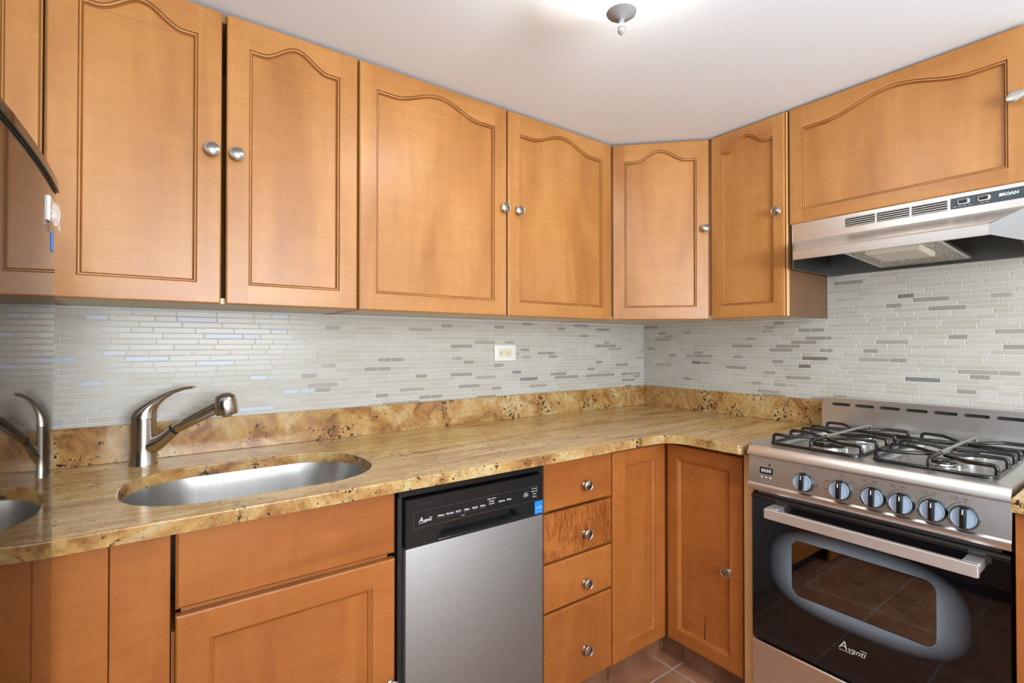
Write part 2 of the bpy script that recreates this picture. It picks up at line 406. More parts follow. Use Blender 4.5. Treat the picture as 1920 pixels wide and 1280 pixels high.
# mosaic backsplash
def mosaic(name, rects, mp, seed, metal_u):
    rng = random.Random(seed); b = MB(); ph, g, th = .0168, .0024, .0042
    for (u0, u1, z0, z1) in rects:
        q = [mp(u0, 0.0005, z0), mp(u1, .0005, z0), mp(u1, .0005, z1), mp(u0, .0005, z1)]
        q2 = [mp(u0, .0030, z0), mp(u1, .0030, z0), mp(u1, .0030, z1), mp(u0, .0030, z1)]
        b.rings([q, q2], GROUT, False, True)
    rows = int(1.75 / ph)
    for r in range(rows):
        za, zb = .86 + r * ph, .86 + (r + 1) * ph - g
        u = -rng.random() * .1
        while u < 2.6:
            ln = rng.choice((.052, .052, .104, .104, .104, .104))
            k = rng.random(); grey = k < (.27 if ln < .1 else .085)
            tx, tz = rng.gauss(0, .0006), rng.gauss(0, .0006)
            kind = rng.random()
            for (u0, u1, z0, z1) in rects:
                a, c = max(u + g, u0), min(u + ln, u1); d, e = max(za, z0), min(zb, z1)
                if c - a < .004 or e - d < .004: continue
                if grey: m = TMETAL if metal_u(a, kind) else (TGREY if kind < .6 else TGREY2)
                else: m = TILES[int(kind * 2.999)]
                cu, cz = (a + c) / 2, (d + e) / 2
                f = lambda uu, zz, t: mp(uu, t + (tx * (uu - cu) + tz * (zz - cz) if t > .003 else 0), zz)
                i = .0007
                b.rings([[f(a, d, .003), f(c, d, .003), f(c, e, .003), f(a, e, .003)],
                         [f(a, d, th - .0005), f(c, d, th - .0005), f(c, e, th - .0005), f(a, e, th - .0005)],
                         [f(a + i, d + i, th), f(c - i, d + i, th), f(c - i, e - i, th), f(a + i, e - i, th)]], m, False, True)
            u += ln
    return struct(b.build(name, smooth=0, weld=False, recalc=True), 'linear glass and stone mosaic backsplash', 'backsplash')
mosaic('trim_1', [(.006, 3.14, .99, 1.346)], lambda u, t, z: (-u, -t, z), 4, lambda u, k: u > 1.75 or k > .975)
mosaic('trim_2', [(.006, .9415, .99, 1.346), (.942, 2.5, .87, 1.60)], lambda u, t, z: (-t, -u, z), 9, lambda u, k: k > .97)
# tiled kick boards under the base cabinets
b = MB()
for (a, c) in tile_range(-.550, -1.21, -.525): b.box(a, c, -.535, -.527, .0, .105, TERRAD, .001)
b.box(-1.21, -.525, -.527, -.520, 0, .105, FGROUT); struct(b.build('baseboard_back'), 'terracotta kick tiles under the drawers', 'baseboard')
b = MB()
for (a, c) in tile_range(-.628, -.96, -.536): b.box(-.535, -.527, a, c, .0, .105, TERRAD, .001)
b.box(-.527, -.520, -.96, -.527, 0, .105, FGROUT); struct(b.build('baseboard_right'), 'terracotta kick tiles under the corner door', 'baseboard')

# ------------------------------------------------------------------ cabinet parts
def arch_poly(x0, x1, z0, zs, A, n=56):
    p = [(x0, z0), (x1, z0)]
    for k in range(n + 1):
        t = 1 - k / n; q = min(max((t - .13) / .74, 0), 1); f = .5 - .5 * math.cos(2 * PI * q); f = f ** .95 - .05 * math.sin(PI * t) ** 2
        p.append((x0 + (x1 - x0) * t, zs + A * f))
    return p
def door(parent, x0, x1, z0, z1, yf, wv, wh, arch=.045, stile=.052, rail=.052, top=.075, th=.020, depth=.0125):
    """frame-and-panel door; front face at local y = yf, back at yf + th"""
    b = MB(); c = .004
    ox = [(x0, z0), (x1, z0), (x1, z1), (x0, z1)]
    i1 = inset(ox, c * .35); i2 = inset(ox, c)
    ring = lambda p, y: [(a, y, d) for a, d in p]
    b.rings([ring(ox, yf + th), ring(ox, yf + c), ring(i1, yf + c * .35), ring(i2, yf)], wv, True, False)
    X0, X1, Z0, Z1 = x0 + c, x1 - c, z0 + c, z1 - c
    a0, a1, zb, zs = x0 + stile, x1 - stile, z0 + rail, z1 - top
    if arch: op = arch_poly(a0, a1, zb, zs, arch)
    else: op = [(a0, zb), (a1, zb), (a1, zs), (a0, zs)]
    b.face([(X0, yf, Z0), (a0, yf, Z0), (a0, yf, Z1), (X0, yf, Z1)], wv)
    b.face([(a1, yf, Z0), (X1, yf, Z0), (X1, yf, Z1), (a1, yf, Z1)], wv)
    b.face([(a0, yf, Z0), (a1, yf, Z0), (a1, yf, zb), (a0, yf, zb)], wh)
    tp = op[2:] if arch else [(a1, zs), (a0, zs)]
    for (p, q) in zip(tp[:-1], tp[1:]):
        b.face([(q[0], yf, q[1]), (p[0], yf, p[1]), (p[0], yf, Z1), (q[0], yf, Z1)], wh)
    prof = [(0, 0), (.0010, .0062), (.0026, .0030), (.0056, .0036), (.0066, .0100), (.0082, .0066), (.0096, depth)]
    if not arch: prof = [(0, 0), (.0008, .0028), (.0026, .0032), (.0100, .0092), (.0108, depth)]
    b.rings([[(x, yf + dy, z) for x, z in inset(op, d)] for d, dy in prof], wv, False, False)
    o = b.build('door', parent, smooth=25)
    p = MB(); ip = inset(op, .0092)
    p.rings([[(x, yf + th - .003, z) for x, z in ip], [(x, yf + depth - .0003, z) for x, z in ip]], wv, True, True)
    p.build('door_panel', o, smooth=25)
    return o
def knob(parent, x, z, yf, r=.0175):
    b = MB()
    b.lathe([(.0085, 0), (.0085, .002), (.0058, .004), (.0052, .014), (.0075, .0165), (r * .80, .0185), (r * .96, .0205), (r, .0222), (r * .97, .0240), (r * .90, .0247), (r * .84, .0240)], NICKEL, (x, yf, z), (0, -1, 0), 36, True, False)
    b.lathe([(r * .84, .0240), (r * .80, .0243), (r * .60, .0260), (r * .30, .0272), (0.0002, .0276)], NICKELD, (x, yf, z), (0, -1, 0), 36, False, True)
    return b.build('knob', parent, smooth=30)
def carcass(parent, w, z0, z1, d, m, y0=.021, t=.016, bottom=CREAM, front=True, name='cabinet_body'):
    b = MB()
    b.box(.0008, t, y0, d, z0, z1, m); b.box(w - t, w - .0008, y0, d, z0, z1, m)
    b.box(t, w - t, y0 + .0005, d, z0 + .001, z0 + t, bottom); b.box(t, w - t, d - .006, d, z0 + t, z1, m)
    b.box(t, w - t, y0 + .0005, d, z1 - t, z1 - .0005, m)
    if front:
        b.box(t, .035, y0 + .001, y0 + .02, z0 + t, z1 - t, m); b.box(w - .035, w - t, y0 + .001, y0 + .02, z0 + t, z1 - t, m)
    return b.build(name, parent, smooth=0)
ZB, ZT = 1.350, 2.108
UY = -.329                      # front plane of the upper doors
UD = .329 - .004                # their depth to the wall
UPG = 'upper cabinets'
def upper(name, label, x0, w, rz=0, loc=None, group=None):
    return thing(name, label, 'cabinet', loc or (x0, UY, ZB), rz, group)
H = ZT - ZB
t = upper('wall_cabinet', 'maple wall cabinet high at the far left, above the refrigerator', -2.95, .545)
carcass(t, .545, 0, H, UD, WUV); door(t, .003, .541, .0, H, 0, WUV, WUH)
t = upper('wall_cabinet', 'maple wall cabinet above the sink faucet, two narrow arched doors', -2.403, .692)
carcass(t, .692, 0, H, UD, WUV)
d = door(t, .005, .337, 0, H, 0, WUV, WUH); knob(d, .315, 1.740 - ZB, 0)
d = door(t, .348, .689, 0, H, 0, WUV, WUH); knob(d, .370, 1.740 - ZB, 0)
t = upper('wall_cabinet', 'wide maple wall cabinet above the outlet, two wide arched doors', -1.711, 1.0985)
carcass(t, 1.0985, 0, H, UD, WUV)
d = door(t, .003, .5445, 0, H, 0, WUV, WUH); knob(d, .528, 1.740 - ZB, 0)
d = door(t, .5515, 1.0965, 0, H, 0, WUV, WUH); knob(d, .593, 1.740 - ZB, 0)
# diagonal corner cabinet (its face runs at 45 degrees between the two runs)
A5 = Vector((-.6115, UY)); B5 = Vector((UY, -.6215)); dv = B5 - A5; W5 = dv.length; ang5 = math.atan2(dv.y, dv.x)
t = thing('corner_wall_cabinet', 'diagonal maple corner wall cabinet with one arched door', 'cabinet', (A5.x, A5.y, ZB), ang5)
b = MB()
inv = Matrix.Rotation(-ang5, 3, 'Z')
def l5(x, y): v = inv @ Vector((x - A5.x, y - A5.y, 0)); return (v.x, v.y)
off = .021
foot = [(.004, off), (W5 - .004, off), l5(-.305, -.619), l5(-.006, -.619), l5(-.006, -.006), l5(-.609, -.006), l5(-.609, -.305)]
b.rings([[(x, y, .001) for x, y in foot], [(x, y, .016) for x, y in foot]], CREAM); b.rings([[(x, y, .0165) for x, y in foot], [(x, y, H) for x, y in foot]], WUV)
b.build('cabinet_body', t, smooth=0)
d = door(t, .004, W5 - .004, 0, H, 0, WUV, WUH, stile=.05); knob(d, W5 - .022, 1.730 - ZB, 0, .0165)
# right wall run
RR = -PI / 2
t = thing('wall_cabinet', 'narrow maple wall cabinet between corner cabinet and range hood', 'cabinet', (UY, -.6235, ZB), RR)
w6 = .3145
carcass(t, w6, 0, H, UD, WUV)
d = door(t, .003, w6 - .010, 0, H, 0, WUV, WUH, stile=.042); knob(d, .283, 1.740 - ZB, 0)
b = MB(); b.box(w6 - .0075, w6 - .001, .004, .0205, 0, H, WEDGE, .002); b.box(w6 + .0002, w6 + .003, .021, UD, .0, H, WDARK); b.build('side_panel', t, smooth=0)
t = thing('wall_cabinet', 'short wide maple wall cabinet above the range hood', 'cabinet', (UY, -.942, 1.684), RR)
w7 = .632; H7 = ZT - 1.684
carcass(t, w7, 0, H7, UD, WUV)
d = door(t, .003, w7 - .003, 0, H7, 0, WUV, WUH, stile=.043, rail=.046, top=.080)
b = MB()                        # teardrop pull, fat end to the left
prof = [(-.021, .0015), (-.0185, .0062), (-.013, .0092), (-.006, .0098), (.002, .0085), (.010, .0062), (.018, .0048), (.028, .0042), (.034, .003), (.036, .0008)]
cx, cz = .607, 1.912 - 1.684
b.loft([((cx + u, -.020 - .004 * math.cos(u * 40), cz + u * .22), (0, .0046, 0), (-r * .25, 0, r * 1.65)) for u, r in prof], NICKEL, 20)
b.lathe([(.006, 0), (.0045, .004), (.0045, .018)], NICKEL, (cx + .004, 0, cz), (0, -1, 0), 16)
b.build('knob', d, smooth=60)

# ------------------------------------------------------------------ base cabinets
BY = -.600; KZ = .108; BH = .876
BD = .58
t = thing('base_cabinet', 'blind corner base cabinet with plain boards left of the sink cabinet', 'cabinet', (-3.13, BY, 0))
b = MB(); b.box(.01, .82, .020, BD, KZ, BH, WLV); b.box(.82, .955, .020, BD, KZ, .64, WLV); b.build('cabinet_body', t, smooth=0)
b = MB(); b.box(.62, .8585, 0, .0195, .02, BH + .003, WLV, .0015); b.build('board', t, smooth=0)
b = MB(); b.box(.860, .9545, .0006, .0195, .02, BH + .003, WLV, .0015); b.build('board', t, smooth=0)
t = thing('base_cabinet', 'sink base cabinet with a false drawer front, beneath the sink', 'cabinet', (-2.173, BY, 0))
w = .472
b = MB()
b.box(0, .016, .021, BD, KZ, .66, WLV); b.box(w - .016, w, .021, BD, KZ, .66, WLV); b.box(.016, w - .016, .021, BD, KZ, KZ + .016, WLV)
b.box(.016, w - .016, BD - .006, BD, KZ + .016, .66, WLV); b.box(.016, w - .016, .0215, .040, .690, .712, WLH); b.box(.016, w - .016, .08, BD, .0, KZ, BLACKM)
b.build('cabinet_body', t, smooth=0)
def slab(parent, x0, x1, z0, z1, yf, m, name='drawer', th=.0195):
    b = MB(); c = .0055
    ox = [(x0, z0), (x1, z0), (x1, z1), (x0, z1)]; r = lambda p, y: [(a, y, d) for a, d in p]
    b.rings([r(ox, yf + th), r(ox, yf + .005), r(inset(ox, .001), yf + .0042), r(inset(ox, c * .55), yf + .0016), r(inset(ox, c), yf)], m, True, True)
    return b.build(name, parent, smooth=25)
slab(t, .006, w - .003, .710, .872, 0, WLH, 'false_drawer_front', .012)
d = door(t, .006, w - .003, KZ + .004, .697, 0, WLV, WLH, arch=0, stile=.058, rail=.058, top=.060); knob(d, .464 - .008, .382, 0)
t = thing('base_cabinet', 'base cabinet of four knobbed drawers right of the dishwasher', 'cabinet', (-1.2125, BY, 0))
w = .3135
carcass(t, w, KZ, BH, BD, WLV, bottom=WLV)
for (za, zb, m, zk) in ((.711, .870, WLH, .774), (.548, .703, WCURL, .612), (.391, .541, WLH, .446), (.113, .384, WLV, .225)):
    d = slab(t, .003, w - .003, za, zb, 0, m); knob(d, .176, zk, 0)
t = thing('corner_base_cabinet', 'corner base cabinet with two folding doors meeting at the inside corner', 'cabinet', (-.8985, BY, 0))
b = MB()
foot = [(.0, .022), (.277, .022), (.3205, .022), (.3205, -.318), (.8905, -.318), (.8905, .592), (0, .592)]
b.rings([[(x, y, KZ) for x, y in foot], [(x, y, BH) for x, y in foot]], WLV); b.build('cabinet_body', t, smooth=0)
door(t, .002, .2955, KZ + .004, .860, 0, WLV, WLH, arch=0, stile=.062, rail=.052, top=.052)
# second leaf on the right run: built in a frame turned to the right wall
def rot_part(o, x, y):
    o.location = (x, y, 0); o.rotation_euler = (0, 0, RR)
d = door(t, .003, .308, KZ + .004, .860, 0, WLV, WLH, arch=0, stile=.045, rail=.048, top=.052); rot_part(d, .2985, -.003); knob(d, .259, .460, 0)
b = MB(); q = [(.1555, .172), (.1575, .168), (.1590, .172), (.1585, .225), (.1572, .262), (.1562, .225)]
b.rings([[(x, .0121, z) for x, z in q], [(x, .0116, z) for x, z in q]], BLACKM); o = b.build('crack', d, smooth=0); o['label'] = 'dark split in the door panel'
b = MB(); b.box(.0, .285, .002, .02, .866, .876, STEEL); o = b.build('mounting_rail', t, smooth=0); rot_part(o, .3085, -.02); o['label'] = 'thin steel strip under the countertop edge'
b = MB(); b.box(.3165, .349, -.004, .6, .0, BH, WEDGE, .0015); b.box(.3185, .345, -.0045, .0, .02, .868, WEDGE)
o = b.build('filler_strip'); rot_part(o, -.600, -.6035); tag(o, 'narrow upright maple filler strip between corner door and range', 'filler strip')
t = thing('base_cabinet', 'base cabinet at the far right, right of the range', 'cabinet', (-.692, -1.590, 0), RR)
b = MB(); b.box(0, .60, .02, .684, KZ, BH, WLV); b.build('cabinet_body', t, smooth=0)
b = MB(); b.box(.0, .05, 0, .0195, .01, BH, WLV, .001); b.build('end_stile', t, smooth=0)
door(t, .054, .59, KZ + .004, .860, 0, WLV, WLH, arch=0)

# ------------------------------------------------------------------ countertop
CT, CB = .914, .885
def slab_top(b, outline, holes):
    # outline ccw, holes ccw (as seen from above)
    ro = lambda p, z: [(x, y, z) for x, y in p]
    o1 = inset(outline, .003)
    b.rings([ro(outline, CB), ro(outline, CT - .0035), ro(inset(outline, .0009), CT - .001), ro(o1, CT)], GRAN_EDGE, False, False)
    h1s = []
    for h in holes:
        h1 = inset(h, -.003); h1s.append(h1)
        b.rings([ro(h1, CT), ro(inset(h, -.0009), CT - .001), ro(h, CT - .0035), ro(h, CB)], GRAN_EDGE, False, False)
    b.fill(ro(o1, CT), [ro(h, CT) for h in h1s], GRAN_TOP, want=(0, 0, 1))
    b.fill(ro(outline, CB), [ro(h, CB) for h in holes], GRAN_EDGE, want=(0, 0, -1))
rr = .085; DC = .668
cor = [(-DC - rr + rr * math.sin(a), -DC - rr + rr * math.cos(a)) for a in [R(90 * k / 10) for k in range(11)]]   # rounded inside corner
outline = [(-3.145, -DC)] + cor + [(-DC, -.936), (-DC + .007, -.943), (-.006, -.943), (-.006, -.006), (-3.145, -.006)]
SX0, SX1, SY0, SY1, SR = -2.266, -1.712, -.583, -.205, .165
hole = rrect(SX0, SX1, SY0, SY1, SR, 14)
b = MB(); slab_top(b, outline, [hole])
t = thing('countertop', 'gold granite L-shaped countertop with the sink cut-out', 'countertop', (0, 0, 0))
b.build('slab', t, smooth=14, recalc=False)
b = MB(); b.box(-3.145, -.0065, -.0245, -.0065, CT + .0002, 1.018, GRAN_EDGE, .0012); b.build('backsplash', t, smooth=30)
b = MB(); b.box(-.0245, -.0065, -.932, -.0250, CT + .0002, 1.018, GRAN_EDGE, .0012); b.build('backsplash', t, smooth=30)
b = MB(); slab_top(b, [(-.724, -2.2), (-.006, -2.2), (-.006, -1.588), (-.724, -1.588)], [])
tag(b.build('countertop', smooth=14, recalc=False), 'gold granite countertop piece at the right edge, right of the range', 'countertop')

# ------------------------------------------------------------------ sink
t = thing('sink', 'stainless steel undermount sink set in the granite', 'sink', (-1.989, (SY0 + SY1) / 2, CB))
b = MB(); hx, hy = (SX1 - SX0) / 2, (SY1 - SY0) / 2
def sr(dx, r): return rrect(-hx - dx, hx + dx, -hy - dx, hy + dx, r, 12)
lev = [(.0035, .168, -.0006), (.003, .168, -.006), (.0, .165, -.05), (-.006, .16, -.12), (-.014, .152, -.150), (-.03, .136, -.166), (-.06, .11, -.171)]
b.rings([[(x, y, z) for x, y in sr(dx, r)] for dx, r, z in lev], STEEL_SINK, False, True)
b.build('bowl', t, smooth=60)
b = MB(); b.lathe([(.042, 0), (.045, .003), (.040, .004), (.034, -.002), (.030, -.003)], CHROME, (0, .02, -.1705), n=32)
for k in range(8):
    a = 2 * PI * k / 8; b.lathe([(.003, 0), (.003, .0006)], BLACKM, (.018 * math.cos(a), .02 + .018 * math.sin(a), -.1734), n=8)
b.build('drain', t, smooth=50)

# ------------------------------------------------------------------ faucet (swung to the right)
FX, FY = -2.226, -.092
t = thing('faucet', 'brushed nickel pull-out kitchen faucet with a curved lever', 'faucet', (FX, FY, CT))
b = MB()
b.lathe([(.0335, .0), (.0335, .003), (.0315, .008), (.0300, .05), (.0298, .126)], FAUCET, n=36)
dr = Vector((.165, -.095, 0)).normalized()
p0 = Vector((.0, .0, .042)); 
neck = [(Vector((0, 0, .050)), .0300, .024), (Vector((0, 0, .050)) + dr * .022 + Vector((0, 0, .004)), .027, .020)]
sd = (dr * .80 + Vector((0, 0, .60))).normalized()
ringp = dr * .078 + Vector((0, 0, .094))
sv = (dr.cross(Vector((0, 0, 1)))).normalized()
secs = []
for k in range(9):
    f = k / 8; p = Vector((0, 0, .046)).lerp(ringp, f) + Vector((0, 0, -.010 * math.sin(PI * f)))
    tdir = (dr * (.9 - .1 * f) + Vector((0, 0, .25 + .35 * f))).normalized(); un = sv.cross(tdir).normalized()
    r = .0125 * (1 - f) ** 1.5 + .0150
    secs.append((p, un * r * 1.02, sv * min(r, .0285)))
b.loft(secs, FAUCET, 24)
b.build('body', t, smooth=60)
b = MB(); b.tube([ringp - sd * .001, ringp + sd * .004], [.0155, .0155], BLACKM, 24); b.build('collar', t, smooth=50)
headc = Vector((-2.040 - FX, -.2 - FY, 1.078 - CT))
b = MB(); tip = headc - dr * .010 + Vector((0, 0, -.002))
b.tube([ringp + sd * .004, ringp + sd * .006, tip.lerp(ringp, .5), tip], [.0135, .0145, .0155, .0165], FAUCET, 24)
sp = b.build('spout', t, smooth=50)
b = MB(); ax = (Vector((0, 0, -1)) + dr * .10).normalized()
b.lathe([(.0002, -.032), (.008, -.0315), (.0165, -.0285), (.0225, -.0235), (.0235, -.022)], FAUCET, headc, ax, 32)
b.lathe([(.0225, -.022), (.0255, -.019), (.0280, -.004), (.0285, .010), (.0275, .024), (.0255, .030), (.014, .0315)], FAUCET, headc, ax, 32)
b.lathe([(.0235, -.0225), (.0237, -.0212)], BLACKM, headc, ax, 32)
h = b.build('spray_head', sp, smooth=50)
b = MB(); b.lathe([(.013, .031), (.012, .036), (.008, .0375), (.0002, .0375)], CHROME, headc, ax, 24); b.build('nozzle', sp, smooth=50)
b = MB(); Z = Vector((0, 0, 1))
lv = [((0, 0, .1275), .0315, .0315, 0), ((0, 0, .134), .0312, .0310, .02), ((.004, 0, .146), .0270, .0285, .15), ((.014, 0, .158), .0195, .024, .45), ((.028, 0, .171), .0130, .020, .72),
      ((.048, 0, .186), .0086, .0165, .9), ((.072, 0, .199), .0062, .014, 1.08), ((.098, 0, .2075), .0050, .013, 1.3), ((.118, 0, .2105), .0042, .0125, 1.45), ((.124, 0, .2108), .003, .012, 1.5)]
ld = Vector((.93, -.37, 0)).normalized(); lw = ld.cross(Z)
secs = []
for c, ru, rw, a in lv:
    cc = ld * c[0] + Z * c[2]; un = (ld * math.cos(a) - Z * math.sin(a)).normalized()
    secs.append((cc, un * ru, lw * rw))
b.loft(secs, FAUCET, 28); b.build('lever_handle', t, smooth=60)

# ------------------------------------------------------------------ outlet
t = thing('electrical_outlet', 'white horizontal duplex outlet on the mosaic backsplash', 'outlet', (-.9505, -.0045, 1.207))
b = MB(); b.box(-.0575, .0575, -.006, 0, -.0355, .0355, WHITEP, .003, 2); b.build('cover_plate', t, smooth=40)
b = MB(); b.box(-.034, .034, -.0085, -.0055, -.0165, .0165, IVORY, .0015)
for c in (-.019, .019):
    b.box(c - .005, c - .001, -.0088, -.0084, .0045, .0063, BLACKM); b.box(c - .005, c - .001, -.0088, -.0084, -.0063, -.0045, BLACKM); b.lathe([(.0023, 0), (.0023, .0004)], BLACKM, (c - .0085 if c < 0 else c - .0085, -.0084, 0), (0, -1, 0), 12)
b.build('receptacle', t, smooth=40)
for c in (-.0475, .0475):
    b = MB(); b.lathe([(.0028, 0), (.0025, .001), (.0003, .0012)], WHITEP, (c, -.006, 0), (0, -1, 0), 14); b.build('screw', t)

# ------------------------------------------------------------------ dishwasher
t = thing('dishwasher', 'stainless steel dishwasher with black control panel', 'dishwasher', (-1.700, -.612, 0))
w = .484
b = MB(); b.box(.004, .4835, .060, .57, .10, .872, BLACKP); b.box(.004, .016, .016, .06, .02, .872, BLACKM); b.box(.470, .4835, .016, .06, .02, .872, BLACKM)
b.box(.004, .4835, .012, .06, .848, .878, BLACKP, .001); b.box(.01, .475, .09, .1, .0, .1, BLACKM)
b.build('cabinet_body', t, smooth=0)
X0, X1 = .019, .4745
b = MB(); b.box(X0, X1, .0, .045, .085, .7155, STEEL_DW, .003, 2); b.build('door', t, smooth=40)
# control panel with a recessed handle pocket
b = MB(); pz0, pz1 = .7165, .842
pock = [(.108, .7225), (.392, .7225), (.372, .752), (.330, .7605), (.170, .7605), (.126, .752)]
orr = [(X0, pz0), (X1, pz0), (X1, pz1), (X0, pz1)]; r = lambda p, y: [(a, y, d) for a, d in p]
b.rings([r(orr, .045), r(orr, .002), r(inset(orr, .002), 0)], BLACKP, True, False)
b.fill(r(inset(orr, .002), 0), [r(pock, 0)], BLACKP)
b.rings([r(pock, 0), r(inset(pock, .002), .002), [(a, .004 + .018 * (d - .7225) / .038, d) for a, d in inset(pock, .006)], [(a, .028, d) for a, d in inset(pock, .010)]], BLACKP, False, True)
cp = b.build('control_panel', t, smooth=30)
b = MB(); b.box(.110, .390, -.0035, .012, .7185, .7245, BLACKP, .002, 2); b.build('handle_lip', cp, smooth=40)
b = MB(); tf = -.0006
dp = [(.040, .764), (.452, .764), (.452, .808), (.040, .808)]
b.rings([r(dp, .0), r(dp, tf)], BLACKP)
i2 = inset(dp, .0006)
b.fill(r(dp, tf - .0001), [r(i2, tf - .0001)], simple('panel_outline', (.09, .09, .09), .4)); b.build('display_strip', cp, smooth=0)
def label(name, parent, txt, x, z, size, m=WTXT, y=tf - .0004, shear=0, bold=0):
    b = MB(); b.text(txt, size, m, onf(x, y, z), shear=shear, bold=bold); return b.build(name, parent, smooth=0, recalc=False)
def logo(parent, x, z, size, y, m):
    b = MB(); b.text('A', size * 1.45, m, onf(x - size * .98, y, z + size * .20), shear=.22)
    b.text('vanti', size, m, onf(x + size * .47, y, z), shear=.32, bold=size * .006, spacing=1.0)
    b.box(x - size * 1.42, x + size * .2, y - .0001, y + .0001, z - size * .46, z - size * .40, m)
    b.box(x + size * .95, x + size * 1.6, y - .0001, y + .0001, z + size * .40, z + size * .47, m)
    return b.build('logo', parent, smooth=0, recalc=False)
logo(cp, .0735, .7815, .0125, tf - .0004, WTXT)
for i, s in enumerate(('Heavy', 'Normal', 'ECO', 'Glass', 'Rapid', 'Rinse')):
    x = .120 + i * .0265
    b = MB(); q = rrect(x - .011, x + .011, .7785, .7875, .004, 4); b.rings([r(q, tf), r(q, tf - .0006)], BLACKP)
    b.fill(r(q, tf - .0007), [r(inset(q, .0005), tf - .0007)], simple('button_ring', (.14, .14, .14), .4)) if i == 0 else b.fill(r(q, tf - .0007), [r(inset(q, .0005), tf - .0007)], bpy.data.materials['button_ring'])
    b.text(s, .0072, WTXT, onf(x, tf - .0009, .7852), bold=.0001); b.build('button', cp, smooth=0)
for s, x, z in (('Heated Dry', .283, .7995), ('Energy', .283, .7925), ('Sanitize', .283, .7855)): label('indicator_label', cp, s, x, z, .0062)
for s, x in (('Options', .318), ('Delay', .344)):
    b = MB(); q = rrect(x - .0105, x + .0105, .7795, .7885, .004, 4); b.rings([r(q, tf), r(q, tf - .0006)], BLACKP); b.text(s, .0068, WTXT, onf(x, tf - .0009, .7865), bold=.0001); b.build('button', cp, smooth=0)
b = MB(); q = rrect(.395, .417, .779, .799, .0095, 6); b.rings([r(q, tf), r(q, tf - .0012)], BLACKP); b.fill(r(q, tf - .0013), [r(inset(q, .0006), tf - .0013)], bpy.data.materials['button_ring'])
b.text('Start', .0062, WTXT, onf(.406, tf - .0015, .7915), bold=.0001); b.text('Cancel', .0058, WTXT, onf(.406, tf - .0015, .7855), bold=.0001); b.build('button', cp, smooth=0)
for s, z in (('Pre-wash', .8015), ('Main wash', .7935), ('Rinse', .7855), ('Drying', .7775)): label('indicator_label', cp, s, .440, z, .0056)
label('indicator_label', cp, 'Cycle', .188, .7715, .005, GTXT)
b = MB(); b.box(.441, .472, -.0012, -.0003, .7215, .7605, BLUE); b.box(.443, .470, -.0014, -.0012, .7375, .7385, BLUEL)
b.text('energy', .0075, BLUEL, onf(.4565, -.0016, .7435), shear=.3); b.text('ENERGY STAR', .0036, BLUEL, onf(.4565, -.0016, .728))
o = b.build('energy_sticker', cp, smooth=0); o['label'] = 'bright blue energy sticker'
b = MB()                        # row of vent slits at the upper left
for k in range(14): b.box(.048 + k * .0035, .0495 + k * .0035, -.0004, .0002, .8225, .8295, BLACKM)
b.build('vent', cp, smooth=0)

# ------------------------------------------------------------------ gas range (local x runs along the wall, local y = world x)
t = thing('gas_range', 'stainless steel four-burner gas range with black glass oven door', 'range', (0, -.968, 0), RR)
WR = .612
b = MB(); hid = simple('range_side', (.05, .05, .05), .4)
b.box(.004, .020, -.600, -.075, .05, .875, hid); b.box(WR - .020, WR - .004, -.600, -.075, .05, .875, hid); b.box(.02, WR - .02, -.10, -.075, .05, .875, hid)
b.box(.02, WR - .02, -.600, -.10, .05, .32, hid); b.box(.02, WR - .02, -.640, -.10, .765, .872, hid)
for x in (.03, WR - .07):
    for y in (-.58, -.14): b.box(x, x + .04, y, y + .04, 0, .05, BLACKM)
body = b.build('oven_body', t, smooth=0)
b = MB()                        # cooktop: pressed sheet with two recessed burner wells
cz = .922
co = [(.000, -.652), (WR, -.652), (WR, -.07), (.000, -.07)]
wells = [rrect(.034, .292, -.610, -.110, .03, 6), rrect(.320, .578, -.610, -.110, .03, 6)]
rc = lambda p, z: [(x, y, z) for x, y in p]
b.fill(rc(co, cz), [rc(k, cz) for k in wells], STEEL, want=(0, 0, 1))
for k in wells:
    b.rings([rc(k, cz), rc(inset(k, .003), cz + .0015), rc(inset(k, .006), cz), rc(inset(k, .014), cz - .009), rc(inset(k, .02), cz - .010)], STEEL, False, True)
b.rings([[(0, -.652, cz), (WR, -.652, cz)], [(0, -.6555, cz - .002), (WR, -.6555, cz - .002)], [(0, -.669, .898), (WR, -.669, .898)], [(0, -.669, .893), (WR, -.669, .893)], [(0, -.645, .891), (WR, -.645, .891)]], STEEL, False, False, closed=False)
b.rings([[(0, -.652, cz), (0, -.6555, cz - .002), (0, -.669, .898), (0, -.669, .893), (0, -.08, .893), (0, -.08, cz)]], STEEL, True, False)
b.rings([[(WR, -.652, cz), (WR, -.6555, cz - .002), (WR, -.669, .898), (WR, -.669, .893), (WR, -.08, .893), (WR, -.08, cz)]], STEEL, False, True)
ct = b.build('cooktop', t, smooth=35, recalc=False)
b = MB(); b.rings([[(-.028, -.600, cz + .0006), (.006, -.640, cz + .0008), (.006, -.075, cz + .0008), (-.028, -.075, cz + .0006)], [(-.028, -.600, cz - .0012), (.006, -.640, cz - .001), (.006, -.075, cz - .001), (-.028, -.075, cz - .0012)]], STEEL, True, True)
b.build('side_flange', t, smooth=0)
